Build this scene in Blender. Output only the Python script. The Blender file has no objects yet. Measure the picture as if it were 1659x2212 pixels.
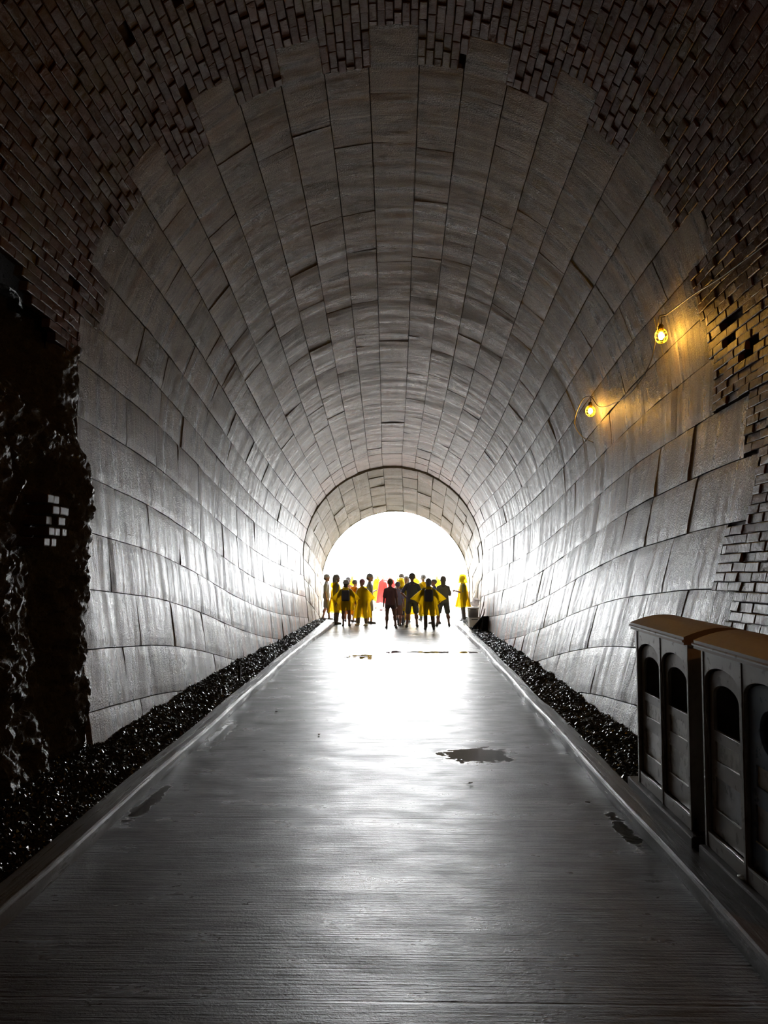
import bpy, bmesh, math, random
import numpy as np
from mathutils import Vector, noise
random.seed(7); rng = np.random.RandomState(11)
S = bpy.context.scene; COL = S.collection; PI = math.pi

# ------------------------------------------------------------------ helpers
def obj(name, verts, faces, mat=None, parent=None, smooth=False, uvs=None, cols=None):
    me = bpy.data.meshes.new(name)
    me.from_pydata([tuple(v) for v in verts], [], [tuple(f) for f in faces])
    if uvs is not None:
        l = me.uv_layers.new(name='UVMap'); vi = np.empty(len(me.loops), dtype=np.int32)
        me.loops.foreach_get('vertex_index', vi)
        l.data.foreach_set('uv', np.asarray(uvs, dtype=np.float32)[vi].ravel())
    if cols is not None:
        a = me.attributes.new('tint', 'FLOAT', 'POINT'); a.data.foreach_set('value', np.asarray(cols, dtype=np.float32))
    if smooth: me.polygons.foreach_set('use_smooth', [True] * len(me.polygons))
    if mat: me.materials.append(mat)
    me.update()
    return link(name, me, parent)
def link(name, me, parent=None):
    o = bpy.data.objects.new(name, me); COL.objects.link(o)
    if parent: o.parent = parent
    return o
def tag(o, label=None, cat=None, group=None, kind=None):
    if label: o['label'] = label
    if cat: o['category'] = cat
    if group: o['group'] = group
    if kind: o['kind'] = kind
    return o
def thing(name, label, cat, loc=(0, 0, 0), rz=0, group=None):
    o = link(name, None); o.location = loc; o.rotation_euler = (0, 0, rz)
    return tag(o, label, cat, group)
class MB:
    def __init__(s): s.v = []; s.f = []
    def add(s, v, f):
        n = len(s.v); s.v += [tuple(p) for p in v]; s.f += [tuple(i + n for i in q) for q in f]; return s
    def box(s, x0, x1, y0, y1, z0, z1):
        v = [(x, y, z) for z in (z0, z1) for y in (y0, y1) for x in (x0, x1)]
        return s.add(v, [(0, 2, 3, 1), (4, 5, 7, 6), (0, 1, 5, 4), (2, 6, 7, 3), (0, 4, 6, 2), (1, 3, 7, 5)])
    def tube(s, pts, r, n=8, cap=True):
        pts = [Vector(p) for p in pts]; rr = r if hasattr(r, '__len__') else [r] * len(pts)
        V = []; a = None
        for i, p in enumerate(pts):
            t = (pts[min(i + 1, len(pts) - 1)] - pts[max(i - 1, 0)]).normalized()
            if a is None: a = t.orthogonal().normalized()
            a = (a - t * a.dot(t)).normalized(); b = t.cross(a)
            V += [p + (a * math.cos(k * 2 * PI / n) + b * math.sin(k * 2 * PI / n)) * rr[i] for k in range(n)]
        Fc = [(i * n + k, i * n + (k + 1) % n, (i + 1) * n + (k + 1) % n, (i + 1) * n + k) for i in range(len(pts) - 1) for k in range(n)]
        if cap: Fc += [tuple(range(n))[::-1], tuple((len(pts) - 1) * n + k for k in range(n))]
        return s.add(V, Fc)
    def loft(s, rings, n=20, f=None):      # rings: (z, cx, cy, rx, ry)
        V = []
        for (z, cx, cy, rx, ry) in rings:
            for k in range(n):
                t = 2 * PI * k / n; V.append((cx + rx * math.cos(t), cy + ry * math.sin(t), z))
        m = len(rings)
        Fc = [(i * n + k, i * n + (k + 1) % n, (i + 1) * n + (k + 1) % n, (i + 1) * n + k) for i in range(m - 1) for k in range(n)]
        Fc += [tuple(range(n))[::-1], tuple((m - 1) * n + k for k in range(n))]
        return s.add(V, Fc)
    def capsule(s, p0, r0, p1, r1, n=12):
        p0 = Vector(p0); p1 = Vector(p1); d = p1 - p0; L = max(d.length, 1e-5); t = d / L
        P = []; R = []
        for k in range(4):
            a = PI / 2 * (1 - k / 4); P.append(p0 - t * r0 * math.sin(a)); R.append(max(r0 * math.cos(a), 1e-4))
        P.append(p0); R.append(r0); P.append(p1); R.append(r1)
        for k in range(1, 5):
            a = PI / 2 * k / 4; P.append(p1 + t * r1 * math.sin(a)); R.append(max(r1 * math.cos(a), 1e-4))
        a = t.orthogonal().normalized(); b = t.cross(a)
        V = [p + (a * math.cos(k * 2 * PI / n) + b * math.sin(k * 2 * PI / n)) * r for p, r in zip(P, R) for k in range(n)]
        m = len(P)
        Fc = [(i * n + k, i * n + (k + 1) % n, (i + 1) * n + (k + 1) % n, (i + 1) * n + k) for i in range(m - 1) for k in range(n)]
        Fc += [tuple(range(n))[::-1], tuple((m - 1) * n + k for k in range(n))]
        return s.add(V, Fc)
    def ball(s, c, rx, ry=None, rz=None, n=16, m=10):
        ry = ry or rx; rz = rz or rx
        return s.loft([(c[2] - rz * math.cos(PI * i / m), c[0], c[1], max(rx * math.sin(PI * i / m), 1e-4), max(ry * math.sin(PI * i / m), 1e-4)) for i in range(m + 1)], n)
    def build(s, name, mat=None, parent=None, smooth=False, bevel=0, remesh=0, sm=0):
        o = obj(name, s.v, s.f, mat, parent, smooth)
        if bevel or remesh:
            if remesh:
                m = o.modifiers.new('r', 'REMESH'); m.mode = 'VOXEL'; m.voxel_size = remesh
                if sm: m = o.modifiers.new('s', 'SMOOTH'); m.iterations = sm; m.factor = .5
            if bevel:
                m = o.modifiers.new('b', 'BEVEL'); m.width = bevel; m.segments = 2; m.limit_method = 'ANGLE'
            bake(o)
            if remesh:
                o.data.polygons.foreach_set('use_smooth', [True] * len(o.data.polygons))
        return o
def bake(o):
    dg = bpy.context.evaluated_depsgraph_get(); me = bpy.data.meshes.new_from_object(o.evaluated_get(dg))
    o.modifiers.clear(); old = o.data; o.data = me
    if old.users == 0 and isinstance(old, bpy.types.Mesh): bpy.data.meshes.remove(old)
def plate(name, splines, depth, mat, parent, xf, bevel=.003):
    """flat board with holes: splines = closed outlines in (u, w); thickness depth; stands in the plane x = xf"""
    cu = bpy.data.curves.new(name, 'CURVE'); cu.dimensions = '2D'; cu.fill_mode = 'BOTH'; cu.extrude = depth / 2 - bevel; cu.bevel_depth = bevel; cu.bevel_resolution = 1
    cu.offset = -bevel
    for sp in splines:
        s = cu.splines.new('POLY'); s.points.add(len(sp) - 1); s.use_cyclic_u = True
        for p, q in zip(s.points, sp): p.co = (q[0], q[1], 0, 1)
    t = bpy.data.objects.new('tmp', cu); COL.objects.link(t)
    dg = bpy.context.evaluated_depsgraph_get(); me = bpy.data.meshes.new_from_object(t.evaluated_get(dg))
    bpy.data.objects.remove(t)
    for v in me.vertices: x, y, z = v.co; v.co = (xf + z, x, y)
    me.name = name; me.materials.clear(); me.materials.append(mat)
    return link(name, me, parent)

# ------------------------------------------------------------------ materials
class NT:
    def __init__(s, name):
        s.m = bpy.data.materials.new(name); s.m.use_nodes = True; s.t = s.m.node_tree; s.p = s.t.nodes['Principled BSDF']
    def n(s, typ, **k):
        nd = s.t.nodes.new(typ)
        for a, b in k.items():
            if a.startswith('i_'): nd.inputs[a[2:].replace('_', ' ')].default_value = b
            else: setattr(nd, a, b)
        return nd
    def l(s, a, b): s.t.links.new(a, b)
    def set(s, **k):
        for a, b in k.items():
            i = s.p.inputs[a.replace('_', ' ')]
            if hasattr(b, 'links'): s.l(b, i)
            else: i.default_value = b
    def math(s, op, a, b=None, c=None, clamp=False):
        nd = s.n('ShaderNodeMath', operation=op, use_clamp=clamp)
        for i, q in enumerate((a, b, c)):
            if q is None: continue
            if hasattr(q, 'links'): s.l(q, nd.inputs[i])
            else: nd.inputs[i].default_value = q
        return nd.outputs[0]
    def mapr(s, v, a, b, c=0., d=1.):
        nd = s.n('ShaderNodeMapRange'); s.l(v, nd.inputs[0])
        for i, q in zip((1, 2, 3, 4), (a, b, c, d)): nd.inputs[i].default_value = q
        return nd.outputs[0]
    def mix(s, f, a, b, blend='MIX'):
        nd = s.n('ShaderNodeMix', data_type='RGBA', blend_type=blend)
        for i, q in zip((0, 6, 7), (f, a, b)):
            if hasattr(q, 'links'): s.l(q, nd.inputs[i])
            elif i == 0: nd.inputs[0].default_value = q
            else: nd.inputs[i].default_value = (*q, 1) if len(q) == 3 else q
        return nd.outputs[2]
    def noise(s, vec, scale, det=4, rough=.55, mp=None):
        if mp:
            m = s.n('ShaderNodeMapping'); s.l(vec, m.inputs[0]); m.inputs['Scale'].default_value = mp; vec = m.outputs[0]
        nd = s.n('ShaderNodeTexNoise'); s.l(vec, nd.inputs['Vector']); nd.inputs['Scale'].default_value = scale
        nd.inputs['Detail'].default_value = det; nd.inputs['Roughness'].default_value = rough
        return nd.outputs[0]
    def bump(s, h, strength, dist=.02, nrm=None):
        nd = s.n('ShaderNodeBump'); s.l(h, nd.inputs['Height']); nd.inputs['Strength'].default_value = strength; nd.inputs['Distance'].default_value = dist
        if nrm: s.l(nrm, nd.inputs['Normal'])
        return nd.outputs[0]
def flat(name, col, rough=.6, metal=0., var=.12, bump=.1, scale=30, **k):
    t = NT(name); v = t.n('ShaderNodeTexCoord').outputs['Object']
    nz = t.noise(v, scale)
    c = t.mix(nz, [x * (1 - var) for x in col], [min(1, x * (1 + var)) for x in col])
    t.set(Base_Color=c, Roughness=t.mapr(nz, .3, .7, rough * .85, min(1, rough * 1.15)), Metallic=metal)
    if bump: t.set(Normal=t.bump(nz, bump, .005))
    t.set(**k)
    return t.m

def stone_mat(name, warm=0., light=1., rust=True, pink=None):
    t = NT(name); uv = t.n('ShaderNodeUVMap').outputs[0]
    tint = t.n('ShaderNodeAttribute', attribute_name='tint').outputs['Fac']
    big = t.noise(uv, .9, 3, .6)
    streak = t.noise(uv, 1.0, 4, .6, (.35, 5.0, 1))       # runs down the arc
    streak2 = t.noise(uv, 1.0, 4, .55, (.5, 14.0, 1))
    fine = t.noise(uv, 42, 3, .75)
    mid = t.noise(uv, 9, 4, .65)
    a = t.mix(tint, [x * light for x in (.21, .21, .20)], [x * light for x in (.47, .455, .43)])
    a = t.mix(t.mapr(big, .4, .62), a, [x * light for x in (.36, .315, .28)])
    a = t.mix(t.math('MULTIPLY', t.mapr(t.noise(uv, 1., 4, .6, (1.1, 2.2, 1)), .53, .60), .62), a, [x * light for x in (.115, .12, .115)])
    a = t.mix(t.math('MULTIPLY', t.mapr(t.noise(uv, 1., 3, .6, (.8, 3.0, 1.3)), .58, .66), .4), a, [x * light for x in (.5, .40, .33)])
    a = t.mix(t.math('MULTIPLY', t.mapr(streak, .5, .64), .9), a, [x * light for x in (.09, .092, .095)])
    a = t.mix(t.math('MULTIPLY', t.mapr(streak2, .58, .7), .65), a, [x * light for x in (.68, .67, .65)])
    a = t.mix(.25, a, t.mix(mid, (.02, .02, .02), (.6, .6, .58)), 'OVERLAY')
    a = t.mix(.55, a, t.mix(t.mapr(t.noise(uv, 70, 2, .8), .32, .68), (.0, .0, .0), (1, 1, 1)), 'OVERLAY')
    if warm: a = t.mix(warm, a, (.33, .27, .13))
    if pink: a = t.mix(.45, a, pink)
    if rust:
        sp = t.n('ShaderNodeSeparateXYZ'); t.l(uv, sp.inputs[0])
        au = t.math('ABSOLUTE', sp.outputs[0]); m1 = t.mapr(au, 7.0, 8.6); m2 = t.mapr(sp.outputs[1], 15, 22)
        st = t.mapr(t.noise(uv, 1., 3, .5, (.25, 2.5, 1)), .47, .6)
        a = t.mix(t.math('MULTIPLY', t.math('MULTIPLY', m1, m2), t.math('MULTIPLY', st, .75)), a, (.55, .24, .10))
    r = t.math('ADD', t.mapr(streak, .4, .65, .48, .24), t.mapr(mid, .3, .7, -.08, .10))
    n1 = t.bump(fine, .9, .02); n2 = t.bump(t.math('ADD', t.noise(uv, 1., 4, .65, (1.6, 9, 1)), t.math('MULTIPLY', mid, .8)), .35, .04, n1)
    t.set(Base_Color=a, Roughness=r, Normal=n2, Specular_IOR_Level=.5)
    return t.m
def brick_mat():
    t = NT('wet_brick'); uv = t.n('ShaderNodeUVMap').outputs[0]
    tint = t.n('ShaderNodeAttribute', attribute_name='tint').outputs['Fac']
    big = t.noise(uv, .8, 5, .6); mid = t.noise(uv, 12, 5, .7)
    a = t.mix(tint, (.060, .018, .012), (.14, .055, .034))
    a = t.mix(t.mapr(big, .5, .62), a, (.12, .085, .035))
    a = t.mix(t.mapr(mid, .66, .8), a, (.22, .2, .17))
    t.set(Base_Color=a, Roughness=t.mapr(mid, .3, .7, .28, .5), Normal=t.bump(mid, .7, .02, t.bump(t.noise(uv, 60, 4, .7), .5, .006)))
    return t.m
def floor_mat():
    t = NT('wet_concrete'); co = t.n('ShaderNodeTexCoord').outputs['Object']
    sp = t.n('ShaderNodeSeparateXYZ'); t.l(co, sp.inputs[0])
    broom = t.noise(co, 1., 4, .7, (1.1, 44, 1)); fine = t.noise(co, 42, 3, .75); big = t.noise(co, .7, 5, .6); patch = t.noise(co, 1., 5, .6, (1.6, 3.2, 1))
    a = t.mix(t.mapr(big, .35, .65), (.058, .050, .045), (.11, .10, .092))
    a = t.mix(t.math('MULTIPLY', t.mapr(broom, .46, .6), .75), a, (.026, .022, .02))
    a = t.mix(.5, a, t.mix(t.mapr(t.noise(co, 1., 4, .7, (3, 60, 1)), .35, .65), (0, 0, 0), (1, 1, 1)), 'OVERLAY')
    # shallow standing water: smooth areas with ragged rims
    pud = None; pn = t.mapr(t.noise(co, 5., 4, .65), .2, .8, -.6, .6)
    for (x, y, rx, ry) in ((.95, 9.95, .55, .45), (-.95, 19.6, .55, .7), (-.2, 20.6, .3, .3), (1.2, 20.6, 1.5, .25), (2.05, 7.3, .09, .6), (-2.58, 7.9, .10, .7), (-2.55, 11.0, .12, 1.0)):
        dx = t.math('MULTIPLY', t.math('SUBTRACT', sp.outputs[0], x), 1 / rx); dy = t.math('MULTIPLY', t.math('SUBTRACT', sp.outputs[1], y), 1 / ry)
        d = t.math('SQRT', t.math('ADD', t.math('MULTIPLY', dx, dx), t.math('MULTIPLY', dy, dy)))
        q = t.mapr(t.math('SUBTRACT', d, pn), .95, .75)
        pud = q if pud is None else t.math('MAXIMUM', pud, q)
    joint = None
    jy = t.math('ABSOLUTE', t.math('SUBTRACT', t.math('FRACT', t.math('MULTIPLY', t.math('SUBTRACT', sp.outputs[1], 4.49), 1 / 3.05)), .5))
    joint = t.mapr(jy, .4975, .4955, 0, 1)          # 0 inside the groove
    h = t.math('ADD', t.math('MULTIPLY', broom, 1.), t.math('MULTIPLY', fine, .45))
    h = t.math('ADD', h, t.math('MULTIPLY', patch, .5))
    n1 = t.bump(h, 1., .012); 
    dry = t.math('SUBTRACT', 1, pud)
    nd = t.n('ShaderNodeBump'); t.l(h, nd.inputs['Height']); nd.inputs['Distance'].default_value = .012; t.l(t.mapr(dry, 0, 1, .03, .9), nd.inputs['Strength'])
    n2 = t.bump(joint, .8, .01, nd.outputs[0])
    r = t.mapr(patch, .35, .65, .26, .42)
    mixr = t.n('ShaderNodeMix', data_type='FLOAT'); t.l(pud, mixr.inputs[0]); t.l(r, mixr.inputs[2]); mixr.inputs[3].default_value = .03
    t.set(Base_Color=t.mix(t.math('MULTIPLY', pud, .6), a, (.05, .045, .035)), Roughness=mixr.outputs[0], Normal=n2, Specular_IOR_Level=.17)
    return t.m
def kerb_mat():
    t = NT('kerb_concrete'); co = t.n('ShaderNodeTexCoord').outputs['Object']
    a = t.mix(t.noise(co, 3, 5, .6), (.09, .085, .08), (.2, .195, .185))
    l = t.noise(co, 1, 5, .6, (30, 1.2, 10))
    t.set(Base_Color=a, Roughness=t.mapr(l, .35, .65, .2, .5), Normal=t.bump(l, .5, .012, t.bump(t.noise(co, 50, 4, .7), .4, .006)))
    return t.m
def rock_mat():
    t = NT('wet_rock'); co = t.n('ShaderNodeTexCoord').outputs['Object']
    a = t.mix(t.noise(co, 2.5, 5, .6), (.035, .03, .028), (.13, .12, .11))
    m = t.noise(co, 14, 6, .7)
    t.set(Base_Color=a, Roughness=t.mapr(m, .3, .7, .2, .45), Normal=t.bump(m, 1., .05, t.bump(t.noise(co, 55, 4, .7), .5, .01)))
    return t.m
def poncho_mat(name, col, clear=.3):
    t = NT(name); co = t.n('ShaderNodeTexCoord').outputs['Object']; out = t.t.nodes['Material Output']
    tr = t.n('ShaderNodeBsdfTranslucent'); tp = t.n('ShaderNodeBsdfTransparent'); 
    nz = t.noise(co, 6, 4, .6)
    c = t.mix(nz, [x * .85 for x in col], col)
    t.l(c, tr.inputs[0]); tp.inputs[0].default_value = (min(1, col[0] * 1.1), col[1] * .95, col[2] * .5 + .1, 1)
    t.set(Base_Color=c, Roughness=.3, Normal=t.bump(nz, .4, .03))
    m1 = t.n('ShaderNodeMixShader'); m1.inputs[0].default_value = .65; t.l(t.p.outputs[0], m1.inputs[1]); t.l(tr.outputs[0], m1.inputs[2])
    m2 = t.n('ShaderNodeMixShader'); m2.inputs[0].default_value = clear; t.l(m1.outputs[0], m2.inputs[1]); t.l(tp.outputs[0], m2.inputs[2])
    t.l(m2.outputs[0], out.inputs[0])
    return t.m
STONE = stone_mat('wet_granite'); PSTONE = stone_mat('portal_granite', .75, 1.1, False); RSTONE = stone_mat('ring_granite_lit', .0, 1.45, False, (.62, .47, .42)); BRICK = brick_mat(); FLOOR = floor_mat(); KERB = kerb_mat(); ROCK = rock_mat()  # ring granite lightened: the band's lit brightness is put into its colour
MORTAR = flat('dark_mortar', (.03, .028, .026), .7)
GRAVEL = flat('black_gravel', (.028, .03, .034), .28, var=.5, bump=.3, scale=60)
GRAVBED = flat('gravel_bed', (.015, .015, .017), .7)
PALE = flat('pale_paving', (.6, .6, .6), .5)

# ------------------------------------------------------------------ tunnel shape
TY = np.array([-16, 0, 6, 9.25, 12.3, 14.5, 17, 19.5, 22, 25.5, 28])
TZ = np.interp
def lerp(tab, y):      # smooth interpolation
    ys, vs = tab; return float((np.interp(y - .6, ys, vs) + np.interp(y, ys, vs) + np.interp(y + .6, ys, vs)) / 3)
T_ZC = (TY, [9.5, 9.4, 9.28, 9.18, 8.82, 8.38, 7.72, 7.12, 6.6, 5.95, 5.74])
T_R = (TY, [4.1, 4.1, 4.1, 4.08, 4.0, 3.92, 3.78, 3.64, 3.47, 3.18, 3.20])
T_CX = (TY, [-.07, -.07, -.07, -.08, -.1, -.12, -.15, -.18, -.22, -.3, -.3])
T_BL = (TY, [-3.62, -3.62, -3.62, -3.64, -3.64, -3.63, -3.58, -3.46, -3.38, -3.3, -3.25])
T_BR = (TY, [3.0, 3.0, 3.0, 2.95, 2.9, 2.9, 2.88, 2.85, 2.8, 2.76, 2.76])
KW = .34; NC = 10; CH = .74
class Sec:             # main vault
    nc = NC
    def at(s, y):
        zc, R, cx = lerp(T_ZC, y), lerp(T_R, y), lerp(T_CX, y)
        return cx, R, zc - R, lerp(T_BL, y), lerp(T_BR, y)
    def P(s, y, q, out=0.):   # q signed course coordinate
        cx, R, zs, bl, br = s.at(y); sg = 1 if q >= 0 else -1; a = abs(q); N = s.nc
        if a <= .5 + N:
            tk = KW / R; th = tk * a / .5 if a < .5 else tk + (PI / 2 - tk) * (a - .5) / N
            return (cx + sg * (R + out) * math.sin(th), y, zs + (R + out) * math.cos(th))
        d = (a - .5 - N) * CH; base = br if sg > 0 else -bl; half = R + sg * cx
        k = min(d / max(zs, .5), 1.6); x = half + (base - half) * (k * k * (1.8 - .8 * min(k, 1)) if k < 1 else 1 + (k - 1) * .5)
        return (sg * (x + out), y, zs - d)
    def U(s, y, q):
        a = abs(q); sg = 1 if q >= 0 else -1; R = 3.8; N = s.nc
        L = (a / .5) * KW if a < .5 else KW + (PI / 2 * R - KW) * min(a - .5, N) / N
        return sg * (L + max(a - .5 - N, 0) * CH)
P_Y = np.array([27.4, 28.6, 29.8, 30.9])
class Portal(Sec):     # smaller end section, dropping steeply
    nc = 8
    def at(s, y):
        zc = float(np.interp(y, P_Y, [5.76, 5.28, 4.74, 4.2])); R = float(np.interp(y, P_Y, [3.20, 3.09, 2.98, 2.9])); cx = float(np.interp(y, P_Y, [-.3, -.27, -.24, -.22]))
        return cx, R, zc - R, float(np.interp(y, P_Y, [-3.25, -3.2, -3.15, -3.12])), 2.74
MAIN = Sec(); PORT = Portal()

def blocks(sec, courses, y0f, y1, mean, name, mat, parent=None, res=(5, 9), gap=.007, jit=.018, seed=1):
    """courses of dressed blocks; every block is a slightly uneven raised slab with recessed joints"""
    rd = random.Random(seed); V = []; Fc = []; UV = []; TT = []
    for (qa, qb) in courses:
        y = y0f(qa, qb); 
        while y < y1 - .02:
            L = mean * rd.uniform(.72, 1.3); ye = y + L
            if y1 - ye < mean * .45: ye = y1
            off = rd.uniform(-jit, jit); ta = rd.uniform(-.004, .004); tb = rd.uniform(-.005, .005); tn = rd.random(); sd = rd.uniform(0, 99)
            ym = (y + ye) / 2; p0 = Vector(sec.P(ym, qa)); p1 = Vector(sec.P(ym, qb)); w = (p1 - p0).length; gq = gap / w * (qb - qa)
            nu, nv = res; base = len(V)
            us = [0, 0] + [i / (nu - 1) for i in range(nu)] + [1, 1]
            for j in range(-1, nv + 1):
                for i in range(-1, nu + 1):
                    fu = min(max(i / (nu - 1), 0), 1); fv = min(max(j / (nv - 1), 0), 1)
                    edge = i < 0 or i > nu - 1 or j < 0 or j > nv - 1
                    q = qa + gq + (qb - qa - 2 * gq) * fu; yy = y + gap + (ye - y - 2 * gap) * fv
                    nz = noise.noise(Vector((MAIN.U(yy, q) * 1.7, yy * 1.7, sd))) * .013 + noise.noise(Vector((MAIN.U(yy, q) * 1.2, yy * 6, sd))) * .008
                    rim = .010 * (i in (0, nu - 1)) + .010 * (j in (0, nv - 1))
                    o = off + ta * (fu - .5) * 2 + tb * (fv - .5) * 2 + nz + rim
                    if edge: o = .09
                    V.append(sec.P(yy, q, o)); UV.append((sec.U(yy, q), yy)); TT.append(tn)
            W = nu + 2; flip = (qb + qa) >= 0
            for j in range(nv + 1):
                for i in range(nu + 1):
                    a = base + j * W + i; f = (a, a + 1, a + W + 1, a + W)
                    Fc.append(f)
            y = ye
    return obj(name, V, Fc, mat, parent, False, UV, TT)
def shell(sec, q0, q1, y0, y1, out, name, mat, parent=None, nq=60, ny=40):
    V = []; Fc = []
    for j in range(ny + 1):
        for i in range(nq + 1): V.append(sec.P(y0 + (y1 - y0) * j / ny, q0 + (q1 - q0) * i / nq, out))
    for j in range(ny):
        for i in range(nq): a = j * (nq + 1) + i; Fc.append((a, a + 1, a + nq + 2, a + nq + 1))
    return obj(name, V, Fc, mat, parent)

# start of the stone in every course: toothed, brick fills the short ones
def start_y(qa, qb):
    q = (qa + qb) / 2; k = int(round(abs(q))); sg = 1 if q > 0 else -1
    if abs(q) < .4: return 9.25
    r = random.Random(k * 7 + (sg > 0)).uniform(-.12, .12)
    if sg < 0: base = {1: 10.0, 2: 9.35, 3: 9.95, 4: 9.4, 5: 10.2, 6: 9.4, 7: 10.0, 8: 9.5, 9: 10.2, 10: 9.6, 11: 9.65, 12: 9.6, 13: 9.5, 14: 9.3, 15: 9.3, 16: 9.25}.get(k, 9.2)
    else: base = {1: 9.95, 2: 9.25, 3: 9.9, 4: 9.3, 5: 9.9, 6: 9.2, 7: 9.9, 8: 9.3, 9: 10.0, 10: 9.9, 11: 9.7, 12: 8.8, 13: 8.35, 14: 8.85, 15: 8.25, 16: 8.3}.get(k, 8.3)
    return base + r * .6
def start_any(q):
    a = abs(q)
    if a < .5: return 9.25
    lo = math.floor(a - .5) + .5; sg = 1 if q > 0 else -1
    return start_y(sg * lo, sg * (lo + 1))
arch = [(-.5, .5)] + [(k + .5, k + 1.5) for k in range(NC)] + [(-(k + .5), -(k + 1.5)) for k in range(NC)]
ceil = blocks(MAIN, arch, start_y, 25.5, 1.45, 'ceiling', STONE, res=(6, 10), seed=3, jit=.006); tag(ceil, kind='structure')
shell(MAIN, -10.6, 10.6, 9.0, 25.56, .10, 'mortar_bed', MORTAR, ceil)
wallc = {}
for sg, nm in ((-1, 'wall_left'), (1, 'wall_right')):
    cs = [(sg * (k + .5), sg * (k + 1.5)) for k in range(NC, NC + 8)]
    w = blocks(MAIN, cs, start_y, 25.5, 1.5, nm, STONE, res=(7, 11), jit=.004, seed=20 + sg); tag(w, kind='structure'); wallc[sg] = w
    shell(MAIN, sg * 10.4, sg * 18.6, 8.0 if sg > 0 else 9.35, 25.56, .10, 'mortar_bed', MORTAR, w, 20, 40)

def edge_z(y): return min(7.2, 5.86 - (y - 7.4) * .46 + .10 * noise.noise(Vector((3, 1, y * 4))))
# ---- brick lining nearer than the stone: real bricks
BL, BH = .30, .102
def bricks(q0, q1, name, parent, seed):
    rd = random.Random(seed); V = []; Fc = []; UV = []; TT = []
    # course positions by arc length
    sg = 1 if q1 > 0 else -1
    qs = np.linspace(q0, q1, 400); us = np.array([MAIN.U(8, q) for q in qs]); n = int(abs(us[-1] - us[0]) / BH)
    uu = np.linspace(us[0], us[-1], n + 1); order = np.argsort(us); qq = np.interp(uu, us[order], qs[order])
    for r in range(n):
        qa, qb = qq[r], qq[r + 1]; y = 5.4 + (r % 2) * BL / 2 + rd.uniform(-.03, .03); qm = (qa + qb) / 2; end = start_any(qm) - rd.uniform(0, .03)
        while y < end:
            ye = min(y + BL, end)
            if sg < 0 and qm < -7 and MAIN.P(y, qm)[2] < edge_z(y): y = ye; continue
            if ye - y > .05 and rd.random() > .012:
                o = rd.uniform(-.012, .012) - .015; tn = rd.random(); base = len(V); g = .005; gq = (qb - qa) * .03; tl = rd.uniform(-.006, .006)
                for (a, dd) in ((0, 1), (1, 0)):
                    pass
                for (fq, fy, dep) in ((0, 0, .1), (1, 0, .1), (1, 1, .1), (0, 1, .1), (0, 0, .006), (1, 0, .006), (1, 1, .006), (0, 1, .006), (.09, .04, 0), (.91, .04, 0), (.91, .96, 0), (.09, .96, 0)):
                    q = qa + gq + (qb - qa - 2 * gq) * fq; yy = y + g + (ye - y - 2 * g) * fy
                    V.append(MAIN.P(yy, q, o + dep + tl * (fy - .5) * 2 + rd.uniform(-.004, .004))); UV.append((MAIN.U(yy, q), yy)); TT.append(tn)
                for L0 in (0, 4):
                    for k in range(4): Fc.append((base + L0 + k, base + L0 + (k + 1) % 4, base + L0 + 4 + (k + 1) % 4, base + L0 + 4 + k))
                Fc.append((base + 8, base + 9, base + 10, base + 11))
            y = ye
    o = obj(name, V, Fc, BRICK, parent, False, UV, TT)
    return o
bricks(0, 10.5, 'brick_lining', ceil, 5); bricks(-10.5, 0, 'brick_lining', ceil, 4)
bricks(10.5, 18, 'brick_lining', wallc[1], 6)
bricks(-11.6, -10.5, 'brick_lining', wallc[-1], 8)
shell(MAIN, -9.2, 11, -16, 9.4, .06, 'brick_backing', flat('old_brick', (.06, .035, .028), .6), ceil, 60, 20)
shell(MAIN, 10.4, 18.6, -16, 8.9, .06, 'brick_backing', bpy.data.materials['old_brick'], wallc[1], 20, 20)
MB().box(-6, 6, -16.4, -16, -1, 11).build('wall_back', bpy.data.materials['old_brick']); tag(bpy.data.objects['wall_back'], kind='structure')

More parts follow.
